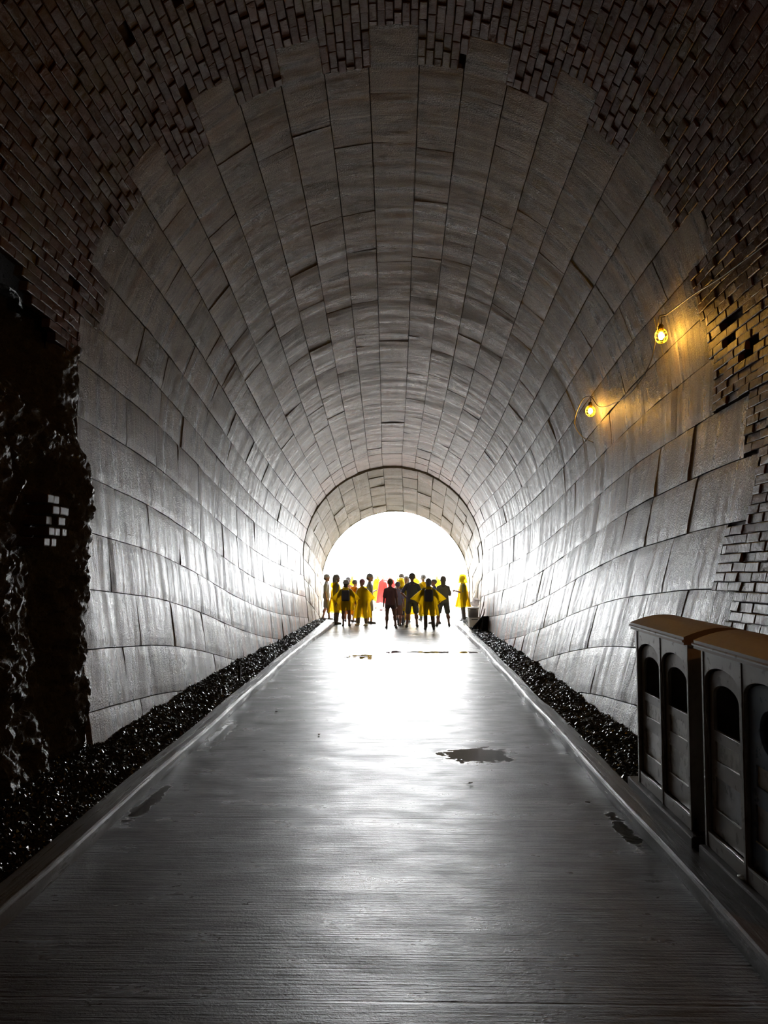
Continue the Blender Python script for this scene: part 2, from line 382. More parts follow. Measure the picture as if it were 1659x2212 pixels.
# ---- raw rock face on the left, in front of the stone
def rock():
    V = []; Fc = []; ny, nz = 210, 230; y0, y1 = 3.6, 9.50
    for j in range(nz + 1):
        for i in range(ny + 1):
            f = i / ny; y = y0 + (y1 - y0) * f; z = -.2 + (edge_z(y) + .5) * j / nz; hi = max(0, min(1, (z - 3.6) / .7))
            p = Vector((0, y * .9, z * .7)); n1 = noise.noise(p * 1.3 + Vector((3, 0, 0))); n2 = noise.noise(Vector((7, y * 2.6, z * 1.9))); n3 = noise.noise(Vector((1, y * 7, z * 6))); n4 = noise.noise(Vector((5, y * 17, z * 15)))
            c1 = noise.cell(Vector((0, y * 3.1 + n2, z * 2.3 + n1 * 2)))
            x = -3.88 + .16 * n1 + .13 * n2 + .08 * n3 + .04 * n4 + .05 * (c1 - .5)
            x -= .75 * max(0, min(1, (z - edge_z(y) + 1.5) / .8))            # recess below the brick
            x -= .35 * math.exp(-((y - 8.6) / .34) ** 2) * math.exp(-((z - 1.7) / 1.6) ** 2)  # dark hollow
            x += .20 * math.exp(-((y - 9.2) / .25) ** 2) * math.exp(-((z - 3.1) / .55) ** 2)    # lump beside the stones
            x += .12 * math.exp(-((z - .1) / .5) ** 2)
            rim = max(0, min(1, (f - .82) / .12)); x = x * (1 - .75 * rim) + (-3.76 - .20 * hi + .06 * n3 + .03 * n4) * .75 * rim
            yy = y + .12 * hi * max(0, (f - .8) / .2) + (.14 * noise.noise(Vector((2, 9, z * 1.6))) + .05 * noise.noise(Vector((2, 9, z * 8)))) * max(0, (f - .8) / .2)
            if f > .965: x -= (f - .965) / .035 * .8 * (1 - hi)
            V.append((x, yy, z))
    for j in range(nz):
        for i in range(ny): a = j * (ny + 1) + i; Fc.append((a, a + 1, a + ny + 2, a + ny + 1))
    return obj('rock_face', V, Fc, ROCK, wallc[-1])
rock()
MB().box(-6, -5.0, -16, 10.2, -1, 7.5).box(-6, -3.6, -16, 10.2, 7.5, 8.0).box(-6, -4.25, 10.0, 10.4, -1, 8).build('backing_light_block', ROCK, wallc[-1])  # unseen backing, with slabs added to block sky light leaking into the tunnel
o = shell(MAIN, -10.4, -18.6, -16, 3.9, .1, 'rough_wall', ROCK, wallc[-1], 20, 10)
# patch of broken pale bricks caught in the rock
t = MB(); rd = random.Random(4)
for r in range(5):
    for c in range(2 + (r % 2)):
        y = 7.95 + c * .19 + (r % 2) * .07; z = 2.62 + r * .115; dx = rd.uniform(-.03, .03)
        t.box(-4.1, -3.70 + dx, y + dx, y + .15 + dx * 2, z, z + .09)
t.build('broken_brick', flat('pale_brick', (.10, .07, .06), .5, bump=.5), wallc[-1], bevel=.012)

# ---- end section and its ring
def annulus(y, name, mat, outer, inner, nq=60):
    V = []; Fc = []; UV = []; TT = []
    zt = []
    for i in range(nq + 1):
        f = -1 + 2 * i / nq
        a = Vector(outer(f)); b = Vector(inner(f))
        for k in range(4): p = a.lerp(b, k / 3); V.append((p.x, y, p.z)); UV.append((f * 9.5, y + k * .13)); TT.append(random.Random(i // 3).random())
    for i in range(nq):
        for k in range(3): a = i * 4 + k; Fc.append((a, a + 1, a + 5, a + 4))
    return obj(name, V, Fc, mat, None, False, UV, TT)
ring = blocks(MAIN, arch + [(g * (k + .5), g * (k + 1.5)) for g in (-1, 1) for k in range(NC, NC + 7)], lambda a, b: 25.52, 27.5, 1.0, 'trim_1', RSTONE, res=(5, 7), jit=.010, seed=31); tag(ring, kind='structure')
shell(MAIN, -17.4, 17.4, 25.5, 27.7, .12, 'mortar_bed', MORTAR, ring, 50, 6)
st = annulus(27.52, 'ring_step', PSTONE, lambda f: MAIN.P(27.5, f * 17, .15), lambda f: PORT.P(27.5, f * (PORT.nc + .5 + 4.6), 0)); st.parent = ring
pa = [(-.5, .5)] + [(k + .5, k + 1.5) for k in range(8)] + [(-(k + .5), -(k + 1.5)) for k in range(8)]
pw = [(s * (8.5 + k), s * (9.5 + k)) for s in (-1, 1) for k in range(4)]
arch2 = blocks(PORT, pa + pw, lambda a, b: 27.5, 30.6, .8, 'trim_2', PSTONE, res=(5, 8), jit=.014, seed=9); tag(arch2, kind='structure')
shell(PORT, -12.6, 12.6, 27.5, 30.62, .10, 'mortar_bed', MORTAR, arch2, 50, 8)
# outer face of the portal
def outer(f):
    a = f * 17
    x = max(-9, min(9, -14 * math.cos(PI / 2 + f * PI / 2 * 1.15))); 
    return (9 * max(-1, min(1, f * 2.2)), 0, 10 if abs(f) < .455 else max(-1, 10 - (abs(f) - .455) / .545 * 11))
face = annulus(30.62, 'wall_portal', PSTONE, outer, lambda f: PORT.P(30.6, f * 12.5, -.01), 80); tag(face, kind='structure')

# ------------------------------------------------------------------ floor, kerbs, gravel
V = []; Fc = []
fl = MB().box(-2.75, 2.3, -16, 34, -.3, 0).build('floor', FLOOR); tag(fl, kind='structure')
o = MB().box(-7, 7, -16.5, 30.7, -.5, -.28).build('floor_base', MORTAR, fl)
o = MB().box(-14, 14, 30.7, 60, -.4, -.02).build('ground_outside', PALE, fl); 
def kerb(name, sgn):
    rows = []
    ys = list(np.arange(-16, 32.01, .5)); V = []; Fc = []
    for y in ys:
        xi = (-2.70 if sgn < 0 else 2.15); tgt = -2.49 if sgn < 0 else 2.02
        k = max(0, min(1, (y - 20) / 8)); xi += (tgt - xi) * k + .012 * math.sin(y * 1.3)
        w = .25 if sgn < 0 or y < 13 else .21; h = .135
        for dx, z in ((0, -.05), (0, h - .03), (.010, h - .01), (.03, h), (w - .02, h), (w, h - .015), (w, -.2)): V.append((xi + sgn * dx, y, z))
    n = 7
    for j in range(len(ys) - 1):
        for i in range(n - 1): a = j * n + i; Fc.append((a, a + 1, a + n + 1, a + n))
    o = obj(name, V, Fc, KERB); return tag(o, kind='structure')
kerb('trim_3', -1); kerb('trim_4', 1)

def gz(x, y, side):
    e = abs(x - (-2.95 if side < 0 else 2.38)); return .10 + .14 * min(1, e / .7) ** 1.2 + .05 * noise.noise(Vector((x * 1.6, y * 1.6, 0))) * min(1, e * 3)
def gravel(side, label):
    x0, x1 = (-3.9, -2.93) if side < 0 else (2.37, 3.06)
    V = []; Fc = []; ny, nx = 180, 10; ya, yb = 3.5, 30.6
    for j in range(ny + 1):
        for i in range(nx + 1):
            x = x0 + (x1 - x0) * i / nx; y = ya + (yb - ya) * j / ny
            sh = 0 if y < 20 else (y - 20) / 8 * (.2 if side < 0 else -.12) * (1 if (i == nx if side < 0 else i == 0) else 0)
            V.append((x + max(-.2, min(.2, sh)), y, gz(x, y, side) - .012))
    for j in range(ny):
        for i in range(nx): a = j * (nx + 1) + i; Fc.append((a, a + 1, a + nx + 2, a + nx + 1))
    # loose stones: crushed octahedra
    N = 26000 if side < 0 else 22000; Y = ya + (yb - ya) * rng.rand(N) ** 1.7; X = x0 + (x1 - x0) * rng.rand(N)
    R = .012 + .018 * rng.rand(N) ** 2 + .0006 * (Y - ya)
    oc = np.array([(1, 0, 0), (-1, 0, 0), (0, 1, 0), (0, -1, 0), (0, 0, 1), (0, 0, -1)], float)
    of = [(0, 2, 4), (2, 1, 4), (1, 3, 4), (3, 0, 4), (2, 0, 5), (1, 2, 5), (3, 1, 5), (0, 3, 5)]
    base = len(V)
    for k in range(N):
        A = rng.randn(3, 3); Q, _ = np.linalg.qr(A); sc = R[k] * (.6 + .7 * rng.rand(3)); p = (oc * sc) @ Q.T
        z = gz(X[k], Y[k], side) + R[k] * .3
        p += (X[k], Y[k], z); V += p.tolist(); b = base + k * 6; Fc += [(b + a, b + c, b + d) for a, c, d in of]
    o = obj('gravel', V, Fc, GRAVEL); return tag(o, label, 'gravel', kind='stuff')
gravel(-1, 'black wet gravel strip between the left kerb and the left tunnel wall')
gravel(1, 'black wet gravel strip between the right kerb and the right tunnel wall')
# ------------------------------------------------------------------ recycling stations
BODY = flat('bronze_painted_metal', (.40, .375, .34), .30, var=.15, bump=.05, scale=12, Coat_Weight=.4, Coat_Roughness=.25)
DOOR = flat('dull_bronze_door', (.48, .45, .40), .30, var=.3, bump=.06, scale=9)
PANEL = flat('faded_grey_panel', (.82, .80, .70), .28, var=.3, bump=.05, scale=6, Coat_Weight=.7, Coat_Roughness=.22)
DARKP = flat('scuffed_dark_panel', (.50, .51, .52), .3, var=.5, bump=.05, scale=7, Coat_Weight=.6, Coat_Roughness=.25)
BLUE = flat('faded_blue_door', (.22, .34, .50), .3, var=.2, bump=.05, scale=9)
BROWN = flat('brown_roof_metal', (.26, .20, .155), .5, var=.12, bump=.05, scale=20)
BLACK = flat('black_interior', (.01, .01, .012), .8, bump=0)
LABEL = flat('blank_sign_plate', (.8, .78, .7), .28, var=.25, scale=14, Coat_Weight=.7, Coat_Roughness=.22)
CONC = flat('plinth_concrete', (.12, .115, .105), .5, var=.3, bump=.5, scale=25)
def arc_top(u0, u1, w0, w1, rise, n=14):
    """outline of a rectangle whose upper edge is a segmental arch"""
    c = (u0 + u1) / 2; h = (u1 - u0) / 2; pts = [(u0, w0), (u1, w0)]
    for k in range(n + 1): a = PI * k / n; pts.append((c + h * math.cos(a), w1 - rise + rise * math.sin(a)))
    return pts
def rect(u0, u1, w0, w1): return [(u0, w0), (u1, w0), (u1, w1), (u0, w1)]
def station(y0, y1, label, bays):
    t = thing('recycling_station', label, 'recycling bin', (2.43, y0, .22), 0, 'double recycling stations beside the right kerb')
    L = y1 - y0; H = 1.55; D = .70; bw = L / 2
    b = MB(); b.box(.02, D, .0, L, 0.0, .05); b.box(.05, D, 0, .03, .05, H); b.box(.05, D, L - .03, L, .05, H); b.box(D - .03, D, .03, L - .03, .05, H); b.box(.06, D - .03, L / 2 - .012, L / 2 + .012, .05, H)
    b.box(.05, D, .03, L - .03, H - .02, H)
    b.build('body', BODY, t, bevel=.004)
    f = MB()
    for y in (0, bw - .02, L - .04): f.box(-.008, .06, y, y + .04, 0, H)
    f.box(.0, .05, 0, L, 0, .11)
    f.build('frame', BODY, t, bevel=.006)
    # barrel roof curved front to back
    r = MB(); n = 14; V = []; 
    for y in (-.035, L + .035):
        for k in range(n + 1):
            x = -.05 + (D + .1) * k / n; V.append((x, y, H + .015 + .13 * math.sin(PI * min(1, .12 + .88 * k / n)) ))
        for k in range(n + 1):
            x = -.05 + (D + .1) * k / n; V.append((x, y, H - .005 + (0 if k in (0,) else .0)))
    m = 2 * (n + 1); Fc = []
    for k in range(n): Fc += [(k, k + 1, m + k + 1, m + k), (n + 1 + k, m + n + 1 + k, m + n + 2 + k, n + 2 + k), (k, n + 1 + k, n + 2 + k, k + 1), (m + k, m + k + 1, m + n + 2 + k, m + n + 1 + k)]
    Fc += [(0, m, m + n + 1, n + 1), (n, 2 * n + 1, m + 2 * n + 1, m + n)]
    r.add(V, Fc).build('roof', BROWN, t)
    MB().tube([(-.055, -.04, H + .03), (-.055, L + .04, H + .03)], .013, 6).build('roof_edge', BODY, t)
    for i, (kind, mat, pan) in enumerate(bays):
        u0 = .04 + i * (bw - .02) if i else .04; u0 = .04 if i == 0 else bw + .02; u1 = u0 + bw - .06; top = H - .12
        plate('arch_surround', [rect(u0 - .01, u1 + .01, .11, H - .005), arc_top(u0 + .012, u1 - .012, .125, top, .13)], .03, BODY, t, .014)
        hoop = MB(); c = (u0 + u1) / 2; h = (u1 - u0) / 2 + .002
        hoop.tube([(.012, c + h * math.cos(PI * k / 16), top - .10 + .135 * math.sin(PI * k / 16)) for k in range(17)], .011, 6); hoop.build('arch_moulding', BODY, t)
        d0, d1 = u0 + .015, u1 - .015
        if kind == 'D': hole = arc_top(d0 + .09, d1 - .07, top - .50, top - .13, .10)
        else: hole = [((d0 + d1) / 2 + .15 * math.cos(2 * PI * k / 28), top - .33 + .15 * math.sin(2 * PI * k / 28)) for k in range(28)]
        dr = plate('door', [arc_top(d0, d1, .13, top - .012, .12), hole, rect(d0 + .11, d1 - .09, top - .73, top - .585), rect(d0 + .10, d1 - .07, .32, top - .86)], .03, mat, t, .048)
        tag(dr, kind and {'D': 'door with arched opening', 'O': 'blue door with round opening'}[kind])
        MB().box(.046, .052, d0 + .09, d1 - .07, top - .75, top - .565).build('sign_plate', LABEL, dr)
        MB().box(.046, .052, d0 + .08, d1 - .05, .30, top - .84).build('lower_panel', pan, dr)
        MB().tube([(.032, d0 + .10, .318), (.032, d1 - .07, .318)], .006, 6).build('panel_sill', PANEL, dr)
        MB().box(.30, .31, d0, d1, .2, H - .05).build('liner', BLACK, t)
    return t
station(6.62, 8.06, 'brown double recycling station farther from the camera, both bays with arched openings', [('D', DOOR, PANEL), ('D', DOOR, PANEL)][::1])
station(4.90, 6.33, 'nearest double recycling station, cut by the right frame edge, with a blue bay', [('O', BLUE, DARKP), ('D', DOOR, DARKP)])
def plinth(y0, y1, label):
    o = MB().box(2.37, 3.10, y0, y1, .08, .22).build('concrete_plinth', CONC, bevel=.015)
    tag(o, label, 'concrete plinth', 'plinths under the recycling stations')
plinth(6.48, 8.27, 'low dark concrete plinth under the farther recycling station')
plinth(4.4, 6.34, 'low dark concrete plinth under the nearest recycling station')
# pale plastic bag edge showing in the farthest opening
o = MB().tube([(2.60 + .02 * math.sin(k), 7.60 + .07 * math.cos(k * .35), 1.33 + .14 * math.sin(k * .35 - 1.2)) for k in range(9)], .009, 6).build('bin_bag', flat('yellowish_bag', (.5, .42, .1), .4))
tag(o, 'yellowish bag rim showing inside the farthest arched bin opening', 'bin bag')
def crumple(name, loc, s, mat, label, cat, group=None, fl=.35):
    rd = random.Random(sum(map(ord, label))); b = MB(); n, m = 9, 6; V = []
    for j in range(m + 1):
        for i in range(n):
            a = 2 * PI * i / n; ph = PI * j / m; r = s * (1 + rd.uniform(-.35, .35)); V.append((r * math.sin(ph) * math.cos(a) * 1.3, r * math.sin(ph) * math.sin(a), r * fl * (1 - math.cos(ph))))
    Fc = [(j * n + i, j * n + (i + 1) % n, (j + 1) * n + (i + 1) % n, (j + 1) * n + i) for j in range(m) for i in range(n)]
    o = b.add(V, Fc).build(name, mat); o.location = loc; o.rotation_euler = (0, 0, rd.uniform(0, 3)); return tag(o, label, cat, group)
WHITE = flat('white_paper', (.7, .69, .66), .6)
crumple('crumpled_paper', (2.43, 5.66, .22), .035, WHITE, 'crumpled white paper scrap on the nearest concrete plinth', 'litter')
LEAFM = flat('dead_leaf', (.06, .04, .03), .5)
def leaf(x, y, s, label, rz):
    V = []; Fc = []
    prof = [(0, 0), (.25, .3), (.5, .42), (.75, .28), (1, 0)]
    for u, w in prof:
        for k in (-1, 0, 1): V.append((u - .5, k * w, .05 + abs(k) * .18 * (1 - .3 * u) + .25 * (u - .5) ** 2))
    for i in range(4):
        for k in range(2): a = i * 3 + k; Fc.append((a, a + 1, a + 4, a + 3))
    t = thing('fallen_leaf', label, 'leaf', (x, y, .003), rz, 'dead leaves on the wet path'); t.scale = (s, s, s)
    obj('blade', V, Fc, LEAFM, t, True)
    MB().tube([(-.5, 0, .06), (-.8, .05, .03), (-1., .12, .02)], .03, 5).build('stem', LEAFM, t)
leaf(.77, 8.70, .055, 'dead leaf on the path between the big puddle and the right recycling stations', .5)
leaf(-1.16, 11.0, .05, 'small dark leaf lying on the left half of the path', 2.)
leaf(-2.02, 12.6, .06, 'dark leaf scrap close to the left kerb', 1.)
leaf(1.9, 8.05, .05, 'dark leaf scrap lying against the right kerb', 2.8)
# short dark stake in the left gravel
o = MB().box(-.025, .025, -.02, .02, 0, .30).box(-.03, .03, -.025, .025, .29, .32).build('wooden_stake', flat('dark_stake', (.03, .028, .026), .6), bevel=.004)
o.location = (-3.10, 14.85, .12); tag(o, 'short dark stake standing in the gravel beside the left kerb', 'stake')

# ------------------------------------------------------------------ caged work lamps on a sagging cable
YEL = flat('yellow_plastic_cage', (.75, .6, .02), .35, bump=0); CABLE = flat('cable_rubber', (.16, .15, .13), .4, bump=0)
em = NT('lit_bulb'); em.set(Base_Color=(1, .6, .1, 1), Emission_Color=(1, .50, .07, 1), Emission_Strength=190.); BULB = em.m
def lamp(loc, label, bulb=BULB):
    t = thing('caged_lamp', label, 'work lamp', loc, 0, 'caged lamps strung along the right wall')
    b = MB().ball((0, 0, 0), .042, .042, .052); b.build('bulb', bulb, t, True)
    s = MB().loft([(.05, 0, 0, .03, .03), (.07, 0, 0, .04, .04), (.15, 0, 0, .036, .036), (.17, 0, 0, .018, .018)], 14); s.build('socket', flat('socket_rubber', (.2, .14, .02), .5), t, True)
    c = MB()
    for k in range(4):
        a = PI * k / 4; c.tube([(.092 * math.cos(p) * math.cos(a), .092 * math.cos(p) * math.sin(a), .105 * math.sin(p) - .0) for p in np.linspace(0, 2 * PI, 25)], .0035, 5, False)
    for z, r in ((-.055, .079), (0, .092), (.055, .079)): c.tube([(r * math.cos(p), r * math.sin(p), z) for p in np.linspace(0, 2 * PI, 25)], .0035, 5, False)
    c.build('cage', YEL, t, True)
    MB().tube([(0, 0, .165), (.01, -.01, .21), (.0, -.03, .255), (.05, -.04, .265)], .008, 6).build('hook', CABLE, t)
lamp((3.66, 10.72, 5.61), 'lit yellow caged bulb, the nearer and higher of the two on the right wall')
lamp((3.52, 14.22, 5.22), 'lit yellow caged bulb, the farther and lower of the two on the right wall')
em2 = NT('lit_flood_bulb'); em2.set(Base_Color=(1, .5, .1, 1), Emission_Color=(1, .38, .10, 1), Emission_Strength=420.)
lamp((3.3, 3.2, 4.9), 'lit yellow caged bulb out of frame on the right brick wall near the camera', em2.m)
def cable(pts, r, label):
    P = [Vector(p) for p in pts]; out = []
    for i in range(len(P) - 1):
        a, b, c, d = P[max(i - 1, 0)], P[i], P[i + 1], P[min(i + 2, len(P) - 1)]
        for k in range(8):
            u = k / 8; out.append(.5 * (2 * b + (c - a) * u + (2 * a - 5 * b + 4 * c - d) * u * u + (3 * b - a - 3 * c + d) * u ** 3))
    out.append(P[-1]); o = MB().tube(out, r, 7).build('power_cable', CABLE, None, True); tag(o, label, 'cable', 'lamp cables along the right wall')
cable([(3.35, 3.2, 5.2), (3.75, 4.5, 5.75), (3.72, 6.5, 5.65), (3.7, 8.6, 5.72), (3.69, 9.59, 5.81), (3.68, 10.5, 5.86), (3.63, 10.68, 5.88), (3.65, 10.81, 5.79)], .011, 'pale cable sagging along the right brick wall down to the nearer lamp')
cable([(3.65, 10.81, 5.79), (3.7, 11.34, 5.39), (3.69, 12.27, 5.15), (3.66, 13.29, 5.16), (3.6, 13.91, 5.24), (3.52, 14.21, 5.49), (3.4, 14.37, 5.44), (3.26, 14.38, 5.05), (3.37, 14.38, 4.79), (3.54, 14.14, 4.62)], .009, 'thin cable hanging from the nearer lamp to the farther lamp in a loose loop')

# ------------------------------------------------------------------ people
SK = {n: flat('skin_' + n, c, .5, bump=0) for n, c in (('a', (.55, .32, .22)), ('b', (.38, .21, .15)), ('c', (.24, .14, .10)))}
def cloth(n, c):
    c = tuple(min(.8, x * 2.8 + .035) for x in c)
    return bpy.data.materials.get('cloth_' + n) or flat('cloth_' + n, c, .85, bump=.1, scale=80)
PON = poncho_mat('yellow_poncho_film', (.86, .70, .03), .34); PON2 = poncho_mat('orange_yellow_poncho_film', (.9, .5, .02), .2); REDP = poncho_mat('red_poncho_film', (.9, .10, .08), .35)
EYE = flat('eye_dark', (.02, .015, .012), .2, bump=0)
def person(x, y, rz, label, H=1.75, skin='a', shirt='charcoal', shirtc=(.05, .055, .065), legs='shorts', legc=(.04, .042, .05), feet=((-.10, 0), (.10, 0)), arms=('down', 'down'),
           head='hair', headc=(.03, .022, .018), poncho=None, hem=.45, wings=(.5, .5), lean=0., pack=False, shoe=(.03, .03, .032), hood=False, z=0., group='people at the tunnel mouth', turn=0., cross=False, sleeve=True, hc=None, pm=None, fine=True, bulk=1.08):
    t = thing('person', label, 'person', (x, y, z), rz, group); k = H / 1.75; t.scale = (k, k, k)
    vx = .0085 if fine else .013
    b = MB(); hipz, shz = .93, 1.43
    hd = Vector((0, -.02 - lean * .25, 1.62))
    b.loft([(.84, 0, 0, .13, .095), (.90, 0, 0, .165, .11), (.98, 0, 0, .16, .11), (1.08, 0, -lean * .05, .135, .095), (1.22, 0, -lean * .1, .155, .11), (1.34, 0, -lean * .14, .17, .115), (1.42, 0, -lean * .17, .14, .09), (1.46, 0, -lean * .18, .07, .06)], 20)
    b.capsule((-.07, -lean * .18, 1.40), .05, (0, -lean * .18, 1.47), .055); b.capsule((.07, -lean * .18, 1.40), .05, (0, -lean * .18, 1.47), .055)
    b.capsule((0, -lean * .18, 1.42), .062, hd + Vector((0, .015, -.06)), .052)
    # head: skull, jaw, nose, ears (front is -y), turned by `turn`
    ct, st = math.cos(turn), math.sin(turn)
    HS = 1.13
    def hp(px, py, pz):
        px *= HS; py *= HS; pz *= HS
        return (hd.x + px * ct - py * st, hd.y + px * st + py * ct, hd.z + pz)
    b.capsule(hp(0, .02, .035), .103, hp(0, -.015, .035), .096); b.capsule(hp(0, -.03, -.03), .081, hp(0, -.05, -.065), .054)
    b.capsule(hp(0, -.095, .015), .010, hp(0, -.118, -.012), .015, 8); b.ball(hp(.088, 0, 0), .014, .024, .033); b.ball(hp(-.088, 0, 0), .014, .024, .033); b.capsule(hp(-.018, -.092, -.045), .008, hp(.018, -.092, -.045), .008, 8)
    limbs = []; legpts = []
    for s, (fx, fy) in zip((-1, 1), feet):
        h = Vector((s * .088, 0, .90)); f = Vector((fx, fy, .085)); kn = h.lerp(f, .5) + Vector((s * .01, -.025, 0)); legpts.append((h, kn, f))
        b.capsule(h, .096 * bulk, kn, .064); b.capsule(kn + Vector((0, .012, -.08)), .062, kn.lerp(f, .42) + Vector((0, .015, 0)), .066 * bulk); b.capsule(kn, .056, f, .040)
        b.capsule(f + Vector((0, .03, -.045)), .036, f + Vector((s * .03, -.13, -.05)), .030)
    armpts = []
    for s, m in zip((-1, 1), arms):
        sh = Vector((s * .172, -lean * .17, 1.375))
        if m == 'down': el, wr = sh + Vector((s * .05, .03, -.29)), sh + Vector((s * .07, -.03, -.54))
        elif m == 'out': el, wr = sh + Vector((s * .14, .02, -.26)), sh + Vector((s * .20, -.05, -.48))
        elif m == 'hip': el, wr = sh + Vector((s * .17, .08, -.25)), sh + Vector((s * .0, -.05, -.43))
        elif m == 'cross': el, wr = sh + Vector((s * .07, -.06, -.27)), Vector((-s * .07, -.20, 1.17))
        elif m == 'phone': el, wr = sh + Vector((s * .04, -.02, -.28)), Vector((s * .06, -.32, 1.17))
        elif m == 'up': el, wr = sh + Vector((s * .12, -.05, .22)), sh + Vector((s * .05, -.08, .48))
        armpts.append((sh, el, wr))
        b.capsule(sh - Vector((s * .03, 0, .005)), .058, sh, .054); b.capsule(sh, .052 * bulk, el, .040); b.capsule(el, .041, wr, .027)
        d = (wr - el).normalized(); sd = Vector((0, 1, 0)) - d * d.y; sd = sd.normalized() if sd.length > .2 else Vector((0, 0, 1)); inn = d.cross(sd) * (1 if d.cross(sd).x * s < 0 else -1)
        pc = wr + d * .045
        b.capsule(wr, .025, pc, .030); b.capsule(pc - sd * .025, .017, pc + sd * .025, .017, 8)
        for q in range(4):
            off = (q - 1.5) * .021; ln = (.062, .075, .070, .055)[q]; a0 = pc + d * .03 + sd * off * 1.0; a1 = a0 + d * ln * .55 + inn * .008; a2 = a1 + d * ln * .42 + inn * .022
            b.capsule(a0, .0098, a1, .0092, 6); b.capsule(a1, .0092, a2, .0082, 6)
        a0 = wr + d * .02 - sd * .026 + inn * .008; a1 = a0 + d * .03 - sd * .024 + inn * .012; b.capsule(a0, .012, a1, .010, 6); b.capsule(a1, .010, a1 + d * .032, .0088, 6)
    b.build('body', SK[skin], t, remesh=vx, sm=2)
    for s in (-1, 1): MB().ball(hp(s * .032, -.094, .018), .012, .008, .008, 8, 6).build('eye', EYE, t, True)
    # shirt
    c = MB(); bk = bulk
    c.loft([(.84, 0, 0, .185 * bk, .135 * bk), (.98, 0, 0, .178 * bk, .13 * bk), (1.1, 0, -lean * .05, .165 * bk, .122), (1.24, 0, -lean * .1, .178 * bk, .13), (1.34, 0, -lean * .14, .178, .125), (1.42, 0, -lean * .17, .12, .09), (1.475, 0, -lean * .18, .075, .07)], 22)
    c.capsule((-.10, -lean * .18, 1.385), .065, (0, -lean * .18, 1.455), .07); c.capsule((.10, -lean * .18, 1.385), .065, (0, -lean * .18, 1.455), .07)
    for s, (sh, el, wr) in zip((-1, 1), armpts):
        c.capsule((s * .10, -lean * .17, 1.39), .075, sh + Vector((0, 0, -.005)), .068)
        e = sh.lerp(el, .8) if sleeve else el.lerp(wr, .9); c.capsule(sh, .064, sh.lerp(el, .8), .066 if sleeve else .055)
        if not sleeve: c.capsule(sh.lerp(el, .8), .055, e, .042)
    c.build('shirt', cloth(shirt, shirtc), t, remesh=.012, sm=2)
    # trousers / shorts
    g = MB(); g.loft([(.80, 0, 0, .15, .11), (.88, 0, 0, .182 * bk, .128 * bk), (.99, 0, 0, .172 * bk, .122 * bk)], 20)
    for (h, kn, f) in legpts:
        if legs == 'shorts': e = h.lerp(kn, .93); g.capsule(h, .105 * bk, e, .092 * bk)
        elif legs == 'mini': g.capsule(h, .100 * bk, h.lerp(kn, .35), .095 * bk)
        else: g.capsule(h, .102 * bk, kn, .078); g.capsule(kn, .078, f + Vector((0, .01, .03)), .066)
    g.build({'shorts': 'shorts', 'mini': 'shorts', 'long': 'trousers'}[legs], cloth('l_' + shirt + legs, legc), t, remesh=.012, sm=1)
    for s, (h, kn, f) in zip((-1, 1), legpts):
        m = MB(); m.capsule(f + Vector((0, .035, -.04)), .044, f + Vector((s * .03, -.13, -.052)), .037); m.capsule(f + Vector((0, .01, -.01)), .043, f + Vector((0, .02, -.04)), .042)
        m.box(f.x - .035 + s * .01, f.x + .035 + s * .02, f.y - .17, f.y + .07, 0, .03)
        m.build('shoe', cloth('shoe%d' % int(shoe[0] * 100), shoe), t, remesh=.012, sm=1)
    # headwear
    hm = cloth('h%d_%d' % (int(headc[0] * 100), int(headc[2] * 100)), headc)
    hb = MB()
    if head in ('hair', 'long', 'bun'):
        hb.capsule(hp(0, .035, .05), .112, hp(0, -.0, .06), .103)
        if head == 'long': hb.capsule(hp(0, .06, .0), .10, hp(0, .065, -.16), .08)
        if head == 'bun': hb.ball(hp(0, .09, .10), .045)
        hb.build('hair', hm, t, remesh=.012, sm=2)
    elif head == 'cap':
        hb.capsule(hp(0, .02, .06), .113, hp(0, -.01, .058), .106); hb.capsule(hp(0, -.09, .055), .05, hp(0, -.155, .045), .038); o = hb.build('cap', hm, t, remesh=.011, sm=1)
        for v in o.data.vertices:                      # flatten the visor
            q = v.co - hd; ly = -q.x * st + q.y * ct
            if ly < -.105 and q.length: v.co.z = hd.z + .05 + (v.co.z - hd.z - .05) * .25
        MB().capsule(hp(0, .05, .0), .088, hp(0, .03, .02), .09).build('hair', cloth('hairdark', (.04, .03, .025)), t, True)
    elif head == 'bucket':
        z0 = hd.z; cx, cy = hd.x, hd.y + .01
        hb.loft([(z0 + .02, cx, cy, .165, .17), (z0 + .035, cx, cy, .157, .162), (z0 + .07, cx, cy, .122, .13), (z0 + .145, cx, cy, .104, .112), (z0 + .175, cx, cy, .055, .06)], 22).build('bucket_hat', hm, t, True)
        MB().capsule(hp(0, .05, -.02), .09, hp(0, .05, -.10), .075).build('hair', cloth('hairdark', (.04, .03, .025)), t, True)
    elif head == 'hood' or hood:
        pass
    if pack:
        p = MB(); p.box(-.15, .15, .12, .26, .98, 1.40); o = p.build('backpack', cloth('pack', (.025, .027, .032)), t, bevel=.05)
        for s in (-1, 1): MB().tube([(s * .10, .13, 1.36), (s * .11, .02, 1.47), (s * .12, -.12, 1.38), (s * .13, -.13, 1.15)], .016, 6).build('strap', cloth('pack', (.025, .027, .032)), o)
